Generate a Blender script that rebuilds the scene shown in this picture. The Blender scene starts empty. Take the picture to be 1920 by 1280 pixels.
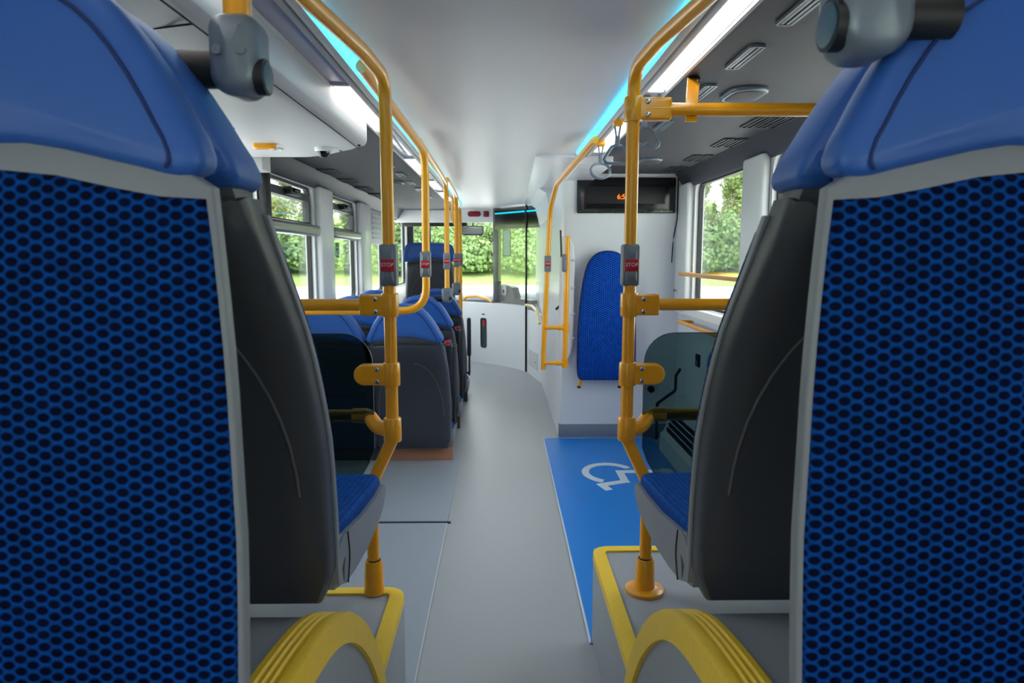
import bpy, bmesh, math, random
from mathutils import Vector, Matrix
C = bpy.context.scene.collection
SC = bpy.context.scene
PI = math.pi
random.seed(7)
ORG = {}

# ------------------------------------------------------------------ materials
def lin(c):
    return tuple((x / 255 / 12.92) if x / 255 <= .04045 else ((x / 255 + .055) / 1.055) ** 2.4 for x in c) + (1,)

def mat(name, rgb, rough=.5, metal=0, spec=.5, coat=0, noise=0, nscale=60, bump=0, bscale=200):
    m = bpy.data.materials.new(name); m.use_nodes = True
    nt = m.node_tree; b = nt.nodes['Principled BSDF']
    b.inputs['Base Color'].default_value = lin(rgb)
    b.inputs['Roughness'].default_value = rough
    b.inputs['Metallic'].default_value = metal
    b.inputs['Specular IOR Level'].default_value = spec
    b.inputs['Coat Weight'].default_value = coat
    b.inputs['Coat Roughness'].default_value = .12
    tc = None
    if noise or bump:
        tc = nt.nodes.new('ShaderNodeTexCoord')
    if noise:
        n = nt.nodes.new('ShaderNodeTexNoise'); n.inputs['Scale'].default_value = nscale; n.inputs['Detail'].default_value = 4
        nt.links.new(tc.outputs['Object'], n.inputs['Vector'])
        r = nt.nodes.new('ShaderNodeMapRange'); r.inputs['To Min'].default_value = 1 - noise; r.inputs['To Max'].default_value = 1 + noise
        r.inputs['From Min'].default_value = .3; r.inputs['From Max'].default_value = .7
        nt.links.new(n.outputs['Fac'], r.inputs['Value'])
        mx = nt.nodes.new('ShaderNodeVectorMath'); mx.operation = 'SCALE'
        mx.inputs[0].default_value = lin(rgb)[:3]
        nt.links.new(r.outputs['Result'], mx.inputs['Scale'])
        nt.links.new(mx.outputs['Vector'], b.inputs['Base Color'])
    if bump:
        n2 = nt.nodes.new('ShaderNodeTexNoise'); n2.inputs['Scale'].default_value = bscale
        nt.links.new(tc.outputs['Object'], n2.inputs['Vector'])
        bp = nt.nodes.new('ShaderNodeBump'); bp.inputs['Strength'].default_value = bump; bp.inputs['Distance'].default_value = .001
        nt.links.new(n2.outputs['Fac'], bp.inputs['Height']); nt.links.new(bp.outputs['Normal'], b.inputs['Normal'])
    return m

def emit(name, rgb, s):
    m = bpy.data.materials.new(name); m.use_nodes = True
    nt = m.node_tree; nt.nodes.clear()
    e = nt.nodes.new('ShaderNodeEmission'); o = nt.nodes.new('ShaderNodeOutputMaterial')
    e.inputs['Color'].default_value = lin(rgb); e.inputs['Strength'].default_value = s
    nt.links.new(e.outputs[0], o.inputs[0]); return m

def glass(name, tint, refl=.08, rough=.02):
    m = bpy.data.materials.new(name); m.use_nodes = True
    nt = m.node_tree; nt.nodes.clear()
    t = nt.nodes.new('ShaderNodeBsdfTransparent'); t.inputs[0].default_value = tint + (1,)
    g = nt.nodes.new('ShaderNodeBsdfGlossy'); g.inputs['Roughness'].default_value = rough
    lw = nt.nodes.new('ShaderNodeLayerWeight'); lw.inputs['Blend'].default_value = .15
    mr = nt.nodes.new('ShaderNodeMapRange'); mr.inputs['To Min'].default_value = refl * .5; mr.inputs['To Max'].default_value = .5
    nt.links.new(lw.outputs['Fresnel'], mr.inputs['Value'])
    mx = nt.nodes.new('ShaderNodeMixShader'); o = nt.nodes.new('ShaderNodeOutputMaterial')
    nt.links.new(mr.outputs[0], mx.inputs[0]); nt.links.new(t.outputs[0], mx.inputs[1]); nt.links.new(g.outputs[0], mx.inputs[2])
    nt.links.new(mx.outputs[0], o.inputs[0]); return m

def hexfabric(name, axis, dark, light, a=.0268, b=.0139, wx=.0068, wy=.0050):
    m = bpy.data.materials.new(name); m.use_nodes = True
    nt = m.node_tree; P = nt.nodes['Principled BSDF']; N = nt.nodes.new; L = nt.links.new
    tc = N('ShaderNodeTexCoord'); sp = N('ShaderNodeSeparateXYZ'); L(tc.outputs['Object'], sp.inputs[0])
    def mth(op, x, y=None):
        n = N('ShaderNodeMath'); n.operation = op
        for i, v in enumerate((x, y)):
            if v is None: continue
            if isinstance(v, (int, float)): n.inputs[i].default_value = v
            else: L(v, n.inputs[i])
        return n.outputs[0]
    u = sp.outputs[0]; v = sp.outputs[axis]
    def dist(off):
        fu = mth('MULTIPLY', mth('SUBTRACT', mth('FRACT', mth('ADD', mth('DIVIDE', u, a), 50 + off)), .5), a / wx)
        fv = mth('MULTIPLY', mth('SUBTRACT', mth('FRACT', mth('ADD', mth('DIVIDE', v, b), 50 + off)), .5), b / wy)
        return mth('SQRT', mth('ADD', mth('MULTIPLY', fu, fu), mth('MULTIPLY', fv, fv)))
    d = mth('MINIMUM', dist(0), dist(.5))
    mr = N('ShaderNodeMapRange'); mr.interpolation_type = 'SMOOTHSTEP'
    mr.inputs['From Min'].default_value = .72; mr.inputs['From Max'].default_value = 1.3
    L(d, mr.inputs['Value'])
    nz = N('ShaderNodeTexNoise'); nz.inputs['Scale'].default_value = 45; L(tc.outputs['Object'], nz.inputs['Vector'])
    nr = N('ShaderNodeMapRange'); nr.inputs['To Min'].default_value = .55; nr.inputs['To Max'].default_value = 1.35; L(nz.outputs['Fac'], nr.inputs['Value'])
    mx = N('ShaderNodeMix'); mx.data_type = 'RGBA'
    mx.inputs[6].default_value = lin(dark); mx.inputs[7].default_value = lin(light)
    L(mr.outputs[0], mx.inputs[0])
    sc = N('ShaderNodeVectorMath'); sc.operation = 'SCALE'; L(mx.outputs[2], sc.inputs[0]); L(nr.outputs[0], sc.inputs['Scale'])
    L(sc.outputs[0], P.inputs['Base Color'])
    bp = N('ShaderNodeBump'); bp.inputs['Strength'].default_value = .6; bp.inputs['Distance'].default_value = .0015
    L(mr.outputs[0], bp.inputs['Height']); L(bp.outputs[0], P.inputs['Normal'])
    P.inputs['Roughness'].default_value = .75; P.inputs['Specular IOR Level'].default_value = .08
    return m

M = dict(
    white=mat('white_panel', (232, 234, 238), .35, coat=.15),
    ceil=mat('ceiling_white', (222, 220, 221), .36),
    greywhite=mat('grey_white_panel', (205, 206, 210), .45),
    darkceil=mat('charcoal_ceiling', (66, 66, 70), .6, noise=.04, nscale=300),
    darkcove=mat('charcoal_cove', (58, 61, 68), .5),
    floor=mat('floor_vinyl', (171, 173, 177), .38, noise=.06, nscale=500, bump=.05, bscale=300),
    bay=mat('bay_vinyl', (160, 168, 180), .4, noise=.05, nscale=500),
    podium=mat('podium_vinyl', (158, 163, 172), .45, noise=.08, nscale=420),
    mat_blue=mat('mat_blue', (14, 132, 226), .4, noise=.03, nscale=400),
    sym=mat('symbol_white', (215, 226, 238), .5),
    yellow=mat('nosing_yellow', (255, 212, 50), .5, noise=.04, nscale=90),
    pole=mat('pole_orange', (252, 170, 12), .28, coat=.5),
    chrome=mat('bolt_steel', (190, 190, 190), .25, metal=1),
    grey=mat('clamp_grey', (118, 128, 140), .35, metal=.25),
    boxgrey=mat('button_box_grey', (122, 128, 138), .45),
    teal=mat('cap_teal', (70, 100, 118), .4),
    red=mat('button_red', (196, 22, 34), .4),
    maroon=mat('sign_maroon', (120, 22, 40), .3),
    skirt=mat('skirting_grey', (128, 136, 150), .45),
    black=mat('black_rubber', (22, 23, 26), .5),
    gloss=mat('black_gloss', (14, 15, 18), .12, coat=.3),
    shell=mat('shell_charcoal', (54, 57, 66), .42, bump=.08, bscale=900),
    crease=mat('shell_crease', (88, 90, 98), .4),
    rim=mat('rim_grey', (128, 132, 140), .45),
    vinyl=mat('headrest_blue', (42, 92, 172), .45, bump=.06, bscale=700),
    seam=mat('seam_blue', (8, 38, 100), .6),
    silver=mat('rail_silver', (150, 152, 150), .3, metal=.7),
    lilac=mat('light_cover', (170, 168, 196), .18, coat=.4),
    brown=mat('pedestal_brown', (176, 124, 96), .4),
    fab=hexfabric('hex_fabric_upright', 2, (1, 9, 42), (4, 70, 150)),
    fabc=hexfabric('hex_fabric_flat', 1, (10, 58, 132), (22, 98, 190)),
    fabb=hexfabric('hex_fabric_board', 2, (8, 40, 125), (24, 92, 195), a=.03, b=.0155, wx=.007, wy=.005),
    clear=glass('window_glass', (.93, .96, .94), .10),
    tint=glass('smoked_glass', (.36, .46, .45), .04),
    tint2=glass('screen_glass', (.9, .92, .9), .14),
    cyan=emit('led_cyan', (56, 198, 255), 4.5),
    cyan_reflection=emit('led_reflection_cyan', (18, 176, 235), 1.6),
    lamp=emit('lamp_white', (255, 252, 246), 3.4),
    amber=emit('dot_matrix_amber', (255, 92, 10), 3),
    ground=mat('concrete', (226, 224, 220), .9, noise=.05, nscale=2),
    grass=mat('verge_grass', (150, 174, 98), .9, noise=.2, nscale=3),
    bark=mat('bark', (120, 108, 90), .9, noise=.2, nscale=8),
)
LEAF = [mat('leaf_light', (150, 170, 106), .7, noise=.2, nscale=1.5), mat('leaf_mid', (118, 146, 86), .7, noise=.25, nscale=1.5), mat('leaf_pale', (168, 178, 130), .7, noise=.2, nscale=1.5)]

# ------------------------------------------------------------------ mesh helpers (all geometry given in bus coordinates)
def bm_new(): return bmesh.new()

def finish(name, bm, m, smooth=35):
    bmesh.ops.recalc_face_normals(bm, faces=bm.faces)
    me = bpy.data.meshes.new(name); bm.to_mesh(me); bm.free()
    me.materials.append(m)
    if smooth:
        me.shade_smooth(); me.set_sharp_from_angle(angle=math.radians(smooth))
    return me

def obj(name, bm, m, parent=None, at=None, smooth=35, label=None):
    if parent is not None:
        o0 = ORG[parent.name]
    else:
        if at is None:
            xs = [v.co for v in bm.verts]
            at = ((min(v.x for v in xs) + max(v.x for v in xs)) / 2, (min(v.y for v in xs) + max(v.y for v in xs)) / 2, min(v.z for v in xs))
        o0 = Vector(at)
    bmesh.ops.translate(bm, verts=bm.verts, vec=-Vector(o0))
    o = bpy.data.objects.new(name, finish(name, bm, m, smooth)); C.objects.link(o)
    if parent is not None: o.parent = parent
    else: o.location = o0
    ORG[o.name] = Vector(o0)
    if label: o['label'] = label
    return o

def tag(o, label, cat, group=None, kind=None):
    o['label'] = label; o['category'] = cat
    if group: o['group'] = group
    if kind: o['kind'] = kind
    return o

def thing(name, label, cat, loc, group=None):
    o = bpy.data.objects.new(name, None); o.empty_display_size = .05; C.objects.link(o)
    o.location = loc; ORG[o.name] = Vector(loc)
    return tag(o, label, cat, group)

def struct(name, bm, m, parent=None, **k):
    o = obj(name, bm, m, parent, **k)
    if parent is None: o['kind'] = 'structure'
    return o

def sroot(name, loc):
    o = bpy.data.objects.new(name, None); C.objects.link(o); o.location = loc; ORG[o.name] = Vector(loc); o['kind'] = 'structure'
    return o

def copy_thing(root, loc, label=None, rotz=None, group=None):
    r = root.copy(); C.objects.link(r); r.location = loc
    if rotz is not None: r.rotation_euler = (0, 0, rotz)
    if label: r['label'] = label
    if group: r['group'] = group
    ORG[r.name] = Vector(loc)
    for ch in list(root.children):
        c = ch.copy(); C.objects.link(c); c.parent = r
        ORG[c.name] = ORG[ch.name]
        for g in list(ch.children):
            d = g.copy(); C.objects.link(d); d.parent = c
    return r

def box(bm, x0, x1, y0, y1, z0, z1, bev=0, seg=2):
    r = bmesh.ops.create_cube(bm, size=1)
    vs = r['verts']
    for v in vs:
        v.co = Vector((x0 + (v.co.x + .5) * (x1 - x0), y0 + (v.co.y + .5) * (y1 - y0), z0 + (v.co.z + .5) * (z1 - z0)))
    if bev:
        es = list({e for v in vs for e in v.link_edges})
        bmesh.ops.bevel(bm, geom=es, offset=bev, segments=seg, profile=.5, affect='EDGES', clamp_overlap=True)
    return bm

def B(*a, **k): return box(bm_new(), *a, **k)

def fillet(pts, r, n=7):
    P = [Vector(p) for p in pts]; out = [P[0]]
    for i in range(1, len(P) - 1):
        rr = r[i - 1] if isinstance(r, (list, tuple)) else r
        a = (P[i - 1] - P[i]); b = (P[i + 1] - P[i]); la, lb = a.length, b.length
        a.normalize(); b.normalize()
        ang = a.angle(b); t = min(rr / max(math.tan(ang / 2), 1e-4), la * .48, lb * .48)
        s, e = P[i] + a * t, P[i] + b * t
        for k in range(n + 1):
            q = k / n
            out.append(s * (1 - q) ** 2 + P[i] * 2 * q * (1 - q) + e * q * q)
    out.append(P[-1]); return out

def tube(bm, pts, r, n=14, cap=True, closed=False):
    P = [Vector(p) for p in pts]; rings = []
    t0 = (P[1] - P[0]).normalized()
    up = Vector((0, 0, 1)) if abs(t0.z) < .9 else Vector((1, 0, 0))
    nrm = (up - t0 * up.dot(t0)).normalized()
    for i, p in enumerate(P):
        if closed: t = (P[(i + 1) % len(P)] - P[i - 1]).normalized()
        elif i == 0: t = t0
        elif i == len(P) - 1: t = (P[i] - P[i - 1]).normalized()
        else: t = ((P[i + 1] - P[i]).normalized() + (P[i] - P[i - 1]).normalized()).normalized()
        nrm = (nrm - t * nrm.dot(t)).normalized(); bi = t.cross(nrm)
        rr = r[i] if isinstance(r, (list, tuple)) else r
        rings.append([bm.verts.new(p + (nrm * math.cos(2 * PI * k / n) + bi * math.sin(2 * PI * k / n)) * rr) for k in range(n)])
    m = len(rings)
    for i in range(m if closed else m - 1):
        a, b = rings[i], rings[(i + 1) % m]
        for k in range(n): bm.faces.new((a[k], a[(k + 1) % n], b[(k + 1) % n], b[k]))
    if cap and not closed:
        bm.faces.new(rings[0]); bm.faces.new(rings[-1])
    return bm

def T(pts, r, n=14, **k): return tube(bm_new(), pts, r, n, **k)

def cyl(bm, p, q, r, n=18): return tube(bm, [p, q], r, n)

def area2(o): return sum(o[i - 1][0] * o[i][1] - o[i][0] * o[i - 1][1] for i in range(len(o)))

def inset(o, d):
    st = max(1, int(abs(d) / .005 + .5)); q = list(o)
    for _ in range(st):
        q = inset1(q, d / st)
        if st > 1:
            m = len(q); q = [tuple((q[i - 1][j] + 4 * q[i][j] + q[(i + 1) % m][j]) / 6 for j in (0, 1)) for i in range(m)]
    return q

def inset1(o, d):
    n = len(o); res = []
    for i in range(n):
        a, p, b = Vector(o[i - 1]), Vector(o[i]), Vector(o[(i + 1) % n])
        e1 = (p - a); e2 = (b - p)
        if e1.length < 1e-7 or e2.length < 1e-7: res.append((p.x, p.y)); continue
        n1 = Vector((-e1.y, e1.x)).normalized(); n2 = Vector((-e2.y, e2.x)).normalized()
        m = n1 + n2
        if m.length < 1e-4: m = n1
        m.normalize(); k = d / max(m.dot(n1), .45)
        res.append((p.x + m.x * k, p.y + m.y * k))
    return res

def puffy(bm, outline, t, rf, rb, f, bulge=0, bback=0, K=4, nin=4):
    """rounded pad: outline (u,v), depth n from 0 (front) to t (back), f maps (u,n,v) to a point"""
    o = list(outline)
    if area2(o) < 0: o = o[::-1]
    n = len(o); cu = sum(p[0] for p in o) / n; cv = sum(p[1] for p in o) / n
    layers = []
    fi = inset(o, rf)
    for k in range(K + 1):
        a = k / K * PI / 2
        layers.append((inset(o, rf * (1 - math.sin(a))), rf * (1 - math.cos(a))))
    for k in range(K + 1):
        a = k / K * PI / 2
        layers.append((inset(o, rb * (1 - math.cos(a))), t - rb + rb * math.sin(a)))
    rings = [[bm.verts.new(f(p[0], d, p[1])) for p in lay] for lay, d in layers]
    for a, b in zip(rings, rings[1:]):
        for i in range(n): bm.faces.new((a[i], a[(i + 1) % n], b[(i + 1) % n], b[i]))
    def capit(ring, lay, d0, sgn, bul):
        prev = ring
        for s in range(1, nin):
            q = 1 - s / nin
            cur = [bm.verts.new(f(cu + (p[0] - cu) * q, d0 + sgn * bul * (1 - q * q), cv + (p[1] - cv) * q)) for p in lay]
            for i in range(n): bm.faces.new((prev[i], prev[(i + 1) % n], cur[(i + 1) % n], cur[i]))
            prev = cur
        c = bm.verts.new(f(cu, d0 + sgn * bul, cv))
        for i in range(n): bm.faces.new((prev[i], prev[(i + 1) % n], c))
    capit(rings[0], layers[0][0], layers[0][1], -1, bulge)
    capit(rings[-1], layers[-1][0], layers[-1][1], 1, bback)
    return bm

def rrect(x0, x1, z0, z1, r, n=5):
    rs = r if isinstance(r, (list, tuple)) else (r,) * 4
    out = []
    for (cx, cz, a0, rr) in ((x1, z0, -PI / 2, rs[0]), (x1, z1, 0, rs[1]), (x0, z1, PI / 2, rs[2]), (x0, z0, PI, rs[3])):
        sx = 1 if cx == x1 else -1; sz = 1 if cz == z1 else -1
        for k in range(n + 1):
            a = a0 + k / n * PI / 2
            out.append((cx - sx * rr + rr * math.cos(a), cz - sz * rr + rr * math.sin(a)))
    return out

def prism(bm, outline, f0, f1):
    """straight extrusion between two mappings of a 2D outline"""
    a = [bm.verts.new(f0(*p)) for p in outline]; b = [bm.verts.new(f1(*p)) for p in outline]
    n = len(a)
    for i in range(n): bm.faces.new((a[i], a[(i + 1) % n], b[(i + 1) % n], b[i]))
    bm.faces.new(a); bm.faces.new(b[::-1])
    return bm

def ring(bm, outer, inner, f0, f1):
    n = len(outer)
    q = [[bm.verts.new(f(*p)) for p in o] for o, f in ((outer, f0), (inner, f0), (inner, f1), (outer, f1))]
    for j in range(4):
        a, b = q[j], q[(j + 1) % 4]
        for i in range(n): bm.faces.new((a[i], a[(i + 1) % n], b[(i + 1) % n], b[i]))
    return bm

def rect_like(x0, x1, z0, z1, n=5):
    """corner points repeated so it matches rrect vertex for vertex"""
    out = []
    for (x, z) in ((x1, z0), (x1, z1), (x0, z1), (x0, z0)): out += [(x, z)] * (n + 1)
    return out

def sweep(bm, path, ns, ss, sec):
    rings = [[bm.verts.new(Vector(p) + Vector(n) * a + Vector(s) * b) for a, b in sec] for p, n, s in zip(path, ns, ss)]
    m = len(sec)
    for a, b in zip(rings, rings[1:]):
        for k in range(m): bm.faces.new((a[k], a[(k + 1) % m], b[(k + 1) % m], b[k]))
    bm.faces.new(rings[0]); bm.faces.new(rings[-1])
    return bm

def text(body, size, loc, rot, m, name, parent, depth=.0006):
    cu = bpy.data.curves.new('lettering', 'FONT'); cu.body = body; cu.size = size; cu.align_x = 'CENTER'; cu.align_y = 'CENTER'; cu.extrude = depth
    o = bpy.data.objects.new('lettering', cu); C.objects.link(o)
    dg = bpy.context.evaluated_depsgraph_get()
    me = bpy.data.meshes.new_from_object(o.evaluated_get(dg))
    bpy.data.objects.remove(o)
    bm = bm_new(); bm.from_mesh(me); bpy.data.meshes.remove(me)
    bmesh.ops.transform(bm, matrix=Matrix.Translation(Vector(loc)) @ rot.to_4x4(), verts=bm.verts)
    return obj(name, bm, m, parent, smooth=0)
FACE_CAM = Matrix.Rotation(PI / 2, 3, 'X')        # lettering that faces the rear of the bus

def interp(tab, z):
    if z <= tab[0][0]: return tab[0][1]
    for (a, b), (c, d) in zip(tab, tab[1:]):
        if z <= c:
            q = (z - a) / (c - a); return b + (d - b) * q
    return tab[-1][1]
def smoothtab(tab, n=40):
    zs = [tab[0][0] + (tab[-1][0] - tab[0][0]) * k / n for k in range(n + 1)]
    v = [interp(tab, z) for z in zs]
    for _ in range(10): v = [v[0]] + [(v[i - 1] + v[i] * 2 + v[i + 1]) / 4 for i in range(1, n)] + [v[-1]]
    return list(zip(zs, v))

XL, XR, ZC = -1.25, 1.24, 1.85
Y0, YF = -2.0, 9.3

# ------------------------------------------------------------------ shell of the bus
struct('floor', B(-1.4, 1.4, Y0, 9.5, -.08, 0), M['floor'])
o = struct('floor_bay', B(XL, -.268, 1.85, 4.32, -.01, .004), M['bay']); o.name = 'floor_2'
o = struct('trim_1', B(-.6, -.25, 3.205, 3.222, 0, .007), M['darkcove'])
o = struct('trim_2', B(-.270, -.266, 1.0, 3.2, 0, .0055), M['greywhite'])

def wall(side, X, windows, z0, z1, y_end):
    s = -1 if X < 0 else 1
    bm = bm_new()
    xa, xb = (X - .062, X) if s < 0 else (X, X + .062)
    box(bm, xa, xb, Y0, y_end, -.08, z0); box(bm, xa, xb, Y0, y_end, z1, ZC + .05)
    y = Y0
    for (a, b) in windows:
        box(bm, xa, xb, y, a, z0, z1); y = b
    box(bm, xa, xb, y, y_end, z0, z1)
    return struct('wall_' + side, bm, M['white'])
LW = [(-1.8, -.2), (2.4, 3.58), (3.66, 4.64), (5.03, 5.97), (6.45, 7.35), (7.45, 9.1)]
RW = [(-1.8, -.2), (2.15, 3.17), (3.47, 4.43), (8.25, 9.15)]
wall('left', XL, LW, .93, 1.745, 9.25)
wall('right', XR, RW, .97, 1.76, 9.25)

wn = 0
def window(X, a, b, z0, z1, hopper=False, blank=None, visible=True):
    global wn; wn += 1
    s = -1 if X < 0 else 1
    r = sroot('window_%d' % wn, (X, (a + b) / 2, z0))
    xo = X + s * .03
    fr = lambda dx: (lambda u, v: (X + s * dx, u, v))
    outer, inner = rect_like(a - .005, b + .005, z0 - .005, z1 + .005), rrect(a + .004, b - .004, z0 + .004, z1 - .004, .07)
    bm = ring(bm_new(), outer, inner, fr(.0), fr(.06)); obj('frame', bm, M['white'], r)
    inner2 = rrect(a + .018, b - .018, z0 + .018, z1 - .018, .06)
    bm = ring(bm_new(), inner, inner2, fr(.022), fr(.05)); obj('seal', bm, M['black'], r)
    bm = prism(bm_new(), inner, fr(.034), fr(.040)); obj('pane', bm, M['clear'], r)
    if hopper:
        zr = 1.463
        # chunky silver split rail with rounded ends
        bm = puffy(bm_new(), rrect(a - .0, b + .02, zr - .036, zr + .036, .03), .075, .025, .005, lambda u, n, v: Vector((X - s * (.045 - n), u, v)))
        obj('split_rail', bm, M['silver'], r)
        bm = ring(bm_new(), rrect(a + .02, b - .045, zr + .03, 1.692, .05), rrect(a + .055, b - .08, zr + .05, 1.645, .02), fr(.008), fr(.05))
        obj('hopper_frame', bm, M['darkcove'], r)
        yc = (a + b) / 2
        bm = bm_new(); box(bm, *sorted((X - s * .03, X + s * .02)), yc - .09, yc + .12, 1.655, 1.70, .006); box(bm, *sorted((X - s * .045, X)), yc - .05, yc + .06, 1.672, 1.692, .006)
        obj('latch', bm, M['black'], r)
    if blank:
        bm = B(*sorted((X - s * .012, X + s * .03)), a + .004, b - .004, blank, z1 - .004, .006)
        for k in range(6): box(bm, *sorted((X - s * .02, X)), a + .2, b - .1, blank + .05 + k * .045, blank + .068 + k * .045, .004)
        obj('louvre_panel', bm, M['greywhite'], r)
    return r
for i, (a, b) in enumerate(LW):
    window(XL, a, b, .93, 1.745, hopper=i in (2, 3), blank=1.41 if i == 4 else None)
for i, (a, b) in enumerate(RW):
    window(XR, a, b, .97, 1.76)
# white pillars between the windows, standing proud of the wall
tr = 3
for X, ys, zz in ((XL, [(4.665, 5.01), (5.99, 6.43)], (.5, 1.76)), (XR, [(3.19, 3.45), (4.45, 4.72)], (.9, 1.77))):
    s = -1 if X < 0 else 1
    for (a, b) in ys:
        bm = B(*sorted((X + s * .002, X - s * .045)), a, b, zz[0], zz[1], .018, seg=4)
        struct('trim_%d' % tr, bm, M['white']); tr += 1
# dark door post on the left
struct('trim_%d' % tr, B(XL, XL + .05, 3.585, 3.655, 0, 1.74, .008), M['black']); tr += 1
# right window sill
bm = prism(bm_new(), [(1.24, .97), (1.20, .965), (1.165, .93), (1.165, .905), (1.24, .88)], lambda x, z: (x, 2.2, z), lambda x, z: (x, 4.40, z))
struct('trim_%d' % tr, bm, M['greywhite']); tr += 1
struct('wall_rear', B(-1.4, 1.4, Y0 - .1, Y0, -.08, 1.95), M['white'])

# ceilings
struct('ceiling', B(-.43, .455, Y0, 7.45, ZC, ZC + .05), M['ceil'])
struct('ceiling_left', B(XL, -.556, Y0, 8.4, ZC - .006, ZC + .05), M['darkceil'])
struct('ceiling_right', B(.572, XR, Y0, 4.72, ZC - .006, ZC + .05), M['darkceil'])
for s, X, ye in ((-1, XL, 8.4), (1, XR, 4.72)):
    bm = prism(bm_new(), [(X, ZC - .005), (X - s * .075, ZC - .005), (X - s * .05, 1.815), (X - s * .012, 1.752), (X, 1.745)], lambda x, z: (x, Y0, z), lambda x, z: (x, ye, z))
    struct('trim_%d' % tr, bm, M['darkcove']); tr += 1
# moulding between the middle ceiling and the side ceilings: lip, dark slot, light channel
def strip(x0, x1, z0, z1, m, y1):
    global tr
    a, b = sorted((x0, x1)); struct('trim_%d' % tr, B(a, b, Y0, y1, z0, z1, .002), m); tr += 1
for s, c, y1 in ((-1, -.014, 7.45), (1, .014, 4.7)):
    X = lambda d: s * d + c
    strip(X(.416), X(.440), 1.832, 1.90, M['greywhite'], y1)
    strip(X(.440), X(.452), 1.852, 1.90, M['black'], y1)
    strip(X(.452), X(.470), 1.838, 1.90, M['greywhite'], y1)
    strip(X(.470), X(.533), 1.846, 1.90, M['lilac'], y1)
    strip(X(.533), X(.543), 1.836, 1.90, M['greywhite'], y1)
    # cyan LED strip lying in the cove along the middle ceiling
    led = obj('cyan_line', B(*sorted((X(.398), X(.412))), 1.0, 7.4 if s < 0 else 3.80, 1.836, 1.8545), M['cyan'], smooth=0)
    tag(led, 'cyan glowing light line along the %s edge of the white ceiling' % ('left' if s < 0 else 'right'), 'led strip')
# lit sections of the ceiling light bars
segs = [(-1, .5, 1.48), (-1, -1.5, -.5), (1, -1.5, -.5), (-1, 2.28, 3.12), (-1, 3.95, 4.75), (-1, 5.1, 5.75), (-1, 6.0, 6.9), (1, .3, 2.36), (1, 2.86, 3.7)]  # the pair behind the camera is unseen, added to fill the near seats
names = {(-1, .5): 'lit end of the left ceiling light at the top edge above the locker', (-1, -1.5): 'added unseen ceiling light on the left behind the camera', (1, -1.5): 'added unseen ceiling light on the right behind the camera', (-1, 2.28): 'white lit ceiling light behind the left front pole top', (-1, 3.95): 'lit left ceiling light beside the second curved pole',
         (-1, 5.1): 'lit left ceiling light just past the second curved pole', (-1, 6.0): 'farthest lit ceiling light on the left',
         (1, .3): 'long white lit ceiling light on the right, nearest the camera', (1, 2.86): 'short lit ceiling light behind the hanging strap handles', (-1, -.4): 'lit ceiling light on the left nearest the camera'}
for (s, a, b) in segs:
    c = .014 * s
    t = thing('ceiling_light', names[(s, a)], 'ceiling light', (s * .5015 + c, (a + b) / 2, 1.846))
    obj('diffuser', B(*sorted((s * .478 + c, s * .526 + c)), a, b, 1.8405, 1.8475, .002), M['lamp'], t)
    for y in (a, b): obj('end_cap', B(*sorted((s * .472 + c, s * .531 + c)), y - .008, y + .008, 1.839, 1.8465, .001), M['greywhite'], t)

# white overhead equipment box, left
t = thing('overhead_box', 'large white overhead locker on the left below the ceiling', 'overhead locker', (-.9, 1, 1.74))
outl = [(XL + .004, Y0 + .01), (-.548, Y0 + .01), (-.548, 2.86), (-.552, 2.90), (-.565, 2.935), (-.60, 2.975), (-.70, 3.07), (-.82, 3.19), (-.87, 3.235), (-.93, 3.262), (-1.0, 3.275), (XL + .004, 3.28)]
bm = puffy(bm_new(), outl, .105, .035, .002, lambda u, n, v: Vector((u, v, 1.74 + n * .96)), K=5)
obj('casing', bm, M['greywhite'], t)
bm = bm_new(); tube(bm, [(-.592, -1.9, 1.7415), (-.592, 2.93, 1.7415)], .0022, 6); tube(bm, [(-1.2, 1.47, 1.741), (-.70, 1.42, 1.741), (-.592, 1.385, 1.741)], .0022, 6)
obj('panel_gap', bm, M['black'], t)
for (x, y) in ((-.62, 1.55), (-.93, 2.46), (-.575, 2.85), (-.68, 2.98)):
    obj('screw', cyl(bm_new(), (x, y, 1.7385), (x, y, 1.745), .006, 10), M['black'], t)
# camera dome, ring, yellow block under the box
t = thing('security_camera', 'small black dome camera under the white left locker', 'camera', (-.732, 2.90, 1.74))
bm = bm_new(); tube(bm, [(-.732, 2.90, 1.742), (-.732, 2.90, 1.730), (-.732, 2.90, 1.724)], [.036, .036, .030], 24); obj('base_ring', bm, M['white'], t)
bm = bm_new(); tube(bm, [(-.732, 2.90, 1.726 - .026 * math.sin(a * PI / 16)) for a in range(9)], [.026 * math.cos(a * PI / 16) + .0005 for a in range(9)], 20); obj('dome', bm, M['gloss'], t)
bm = bm_new(); tube(bm, [(-.932 + .024 * math.cos(a * PI / 12), 2.92 + .024 * math.sin(a * PI / 12), 1.738) for a in range(24)], .005, 8, closed=True)
tag(obj('ceiling_ring', bm, M['white']), 'small white ring fitting under the left locker', 'fitting')
bm = puffy(bm_new(), rrect(-.985, -.895, 2.785, 2.825, .015), .022, .008, .002, lambda u, n, v: Vector((u, v, 1.72 + n)))
tag(obj('locker_catch', bm, M['pole']), 'small yellow catch under the left locker beside the white ring', 'catch')
tag(obj('wall_bracket', B(-1.245, -1.12, 3.30, 3.42, 1.70, 1.835, .006), M['greywhite']), 'white bracket block above the left window beside the locker', 'bracket')

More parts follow.
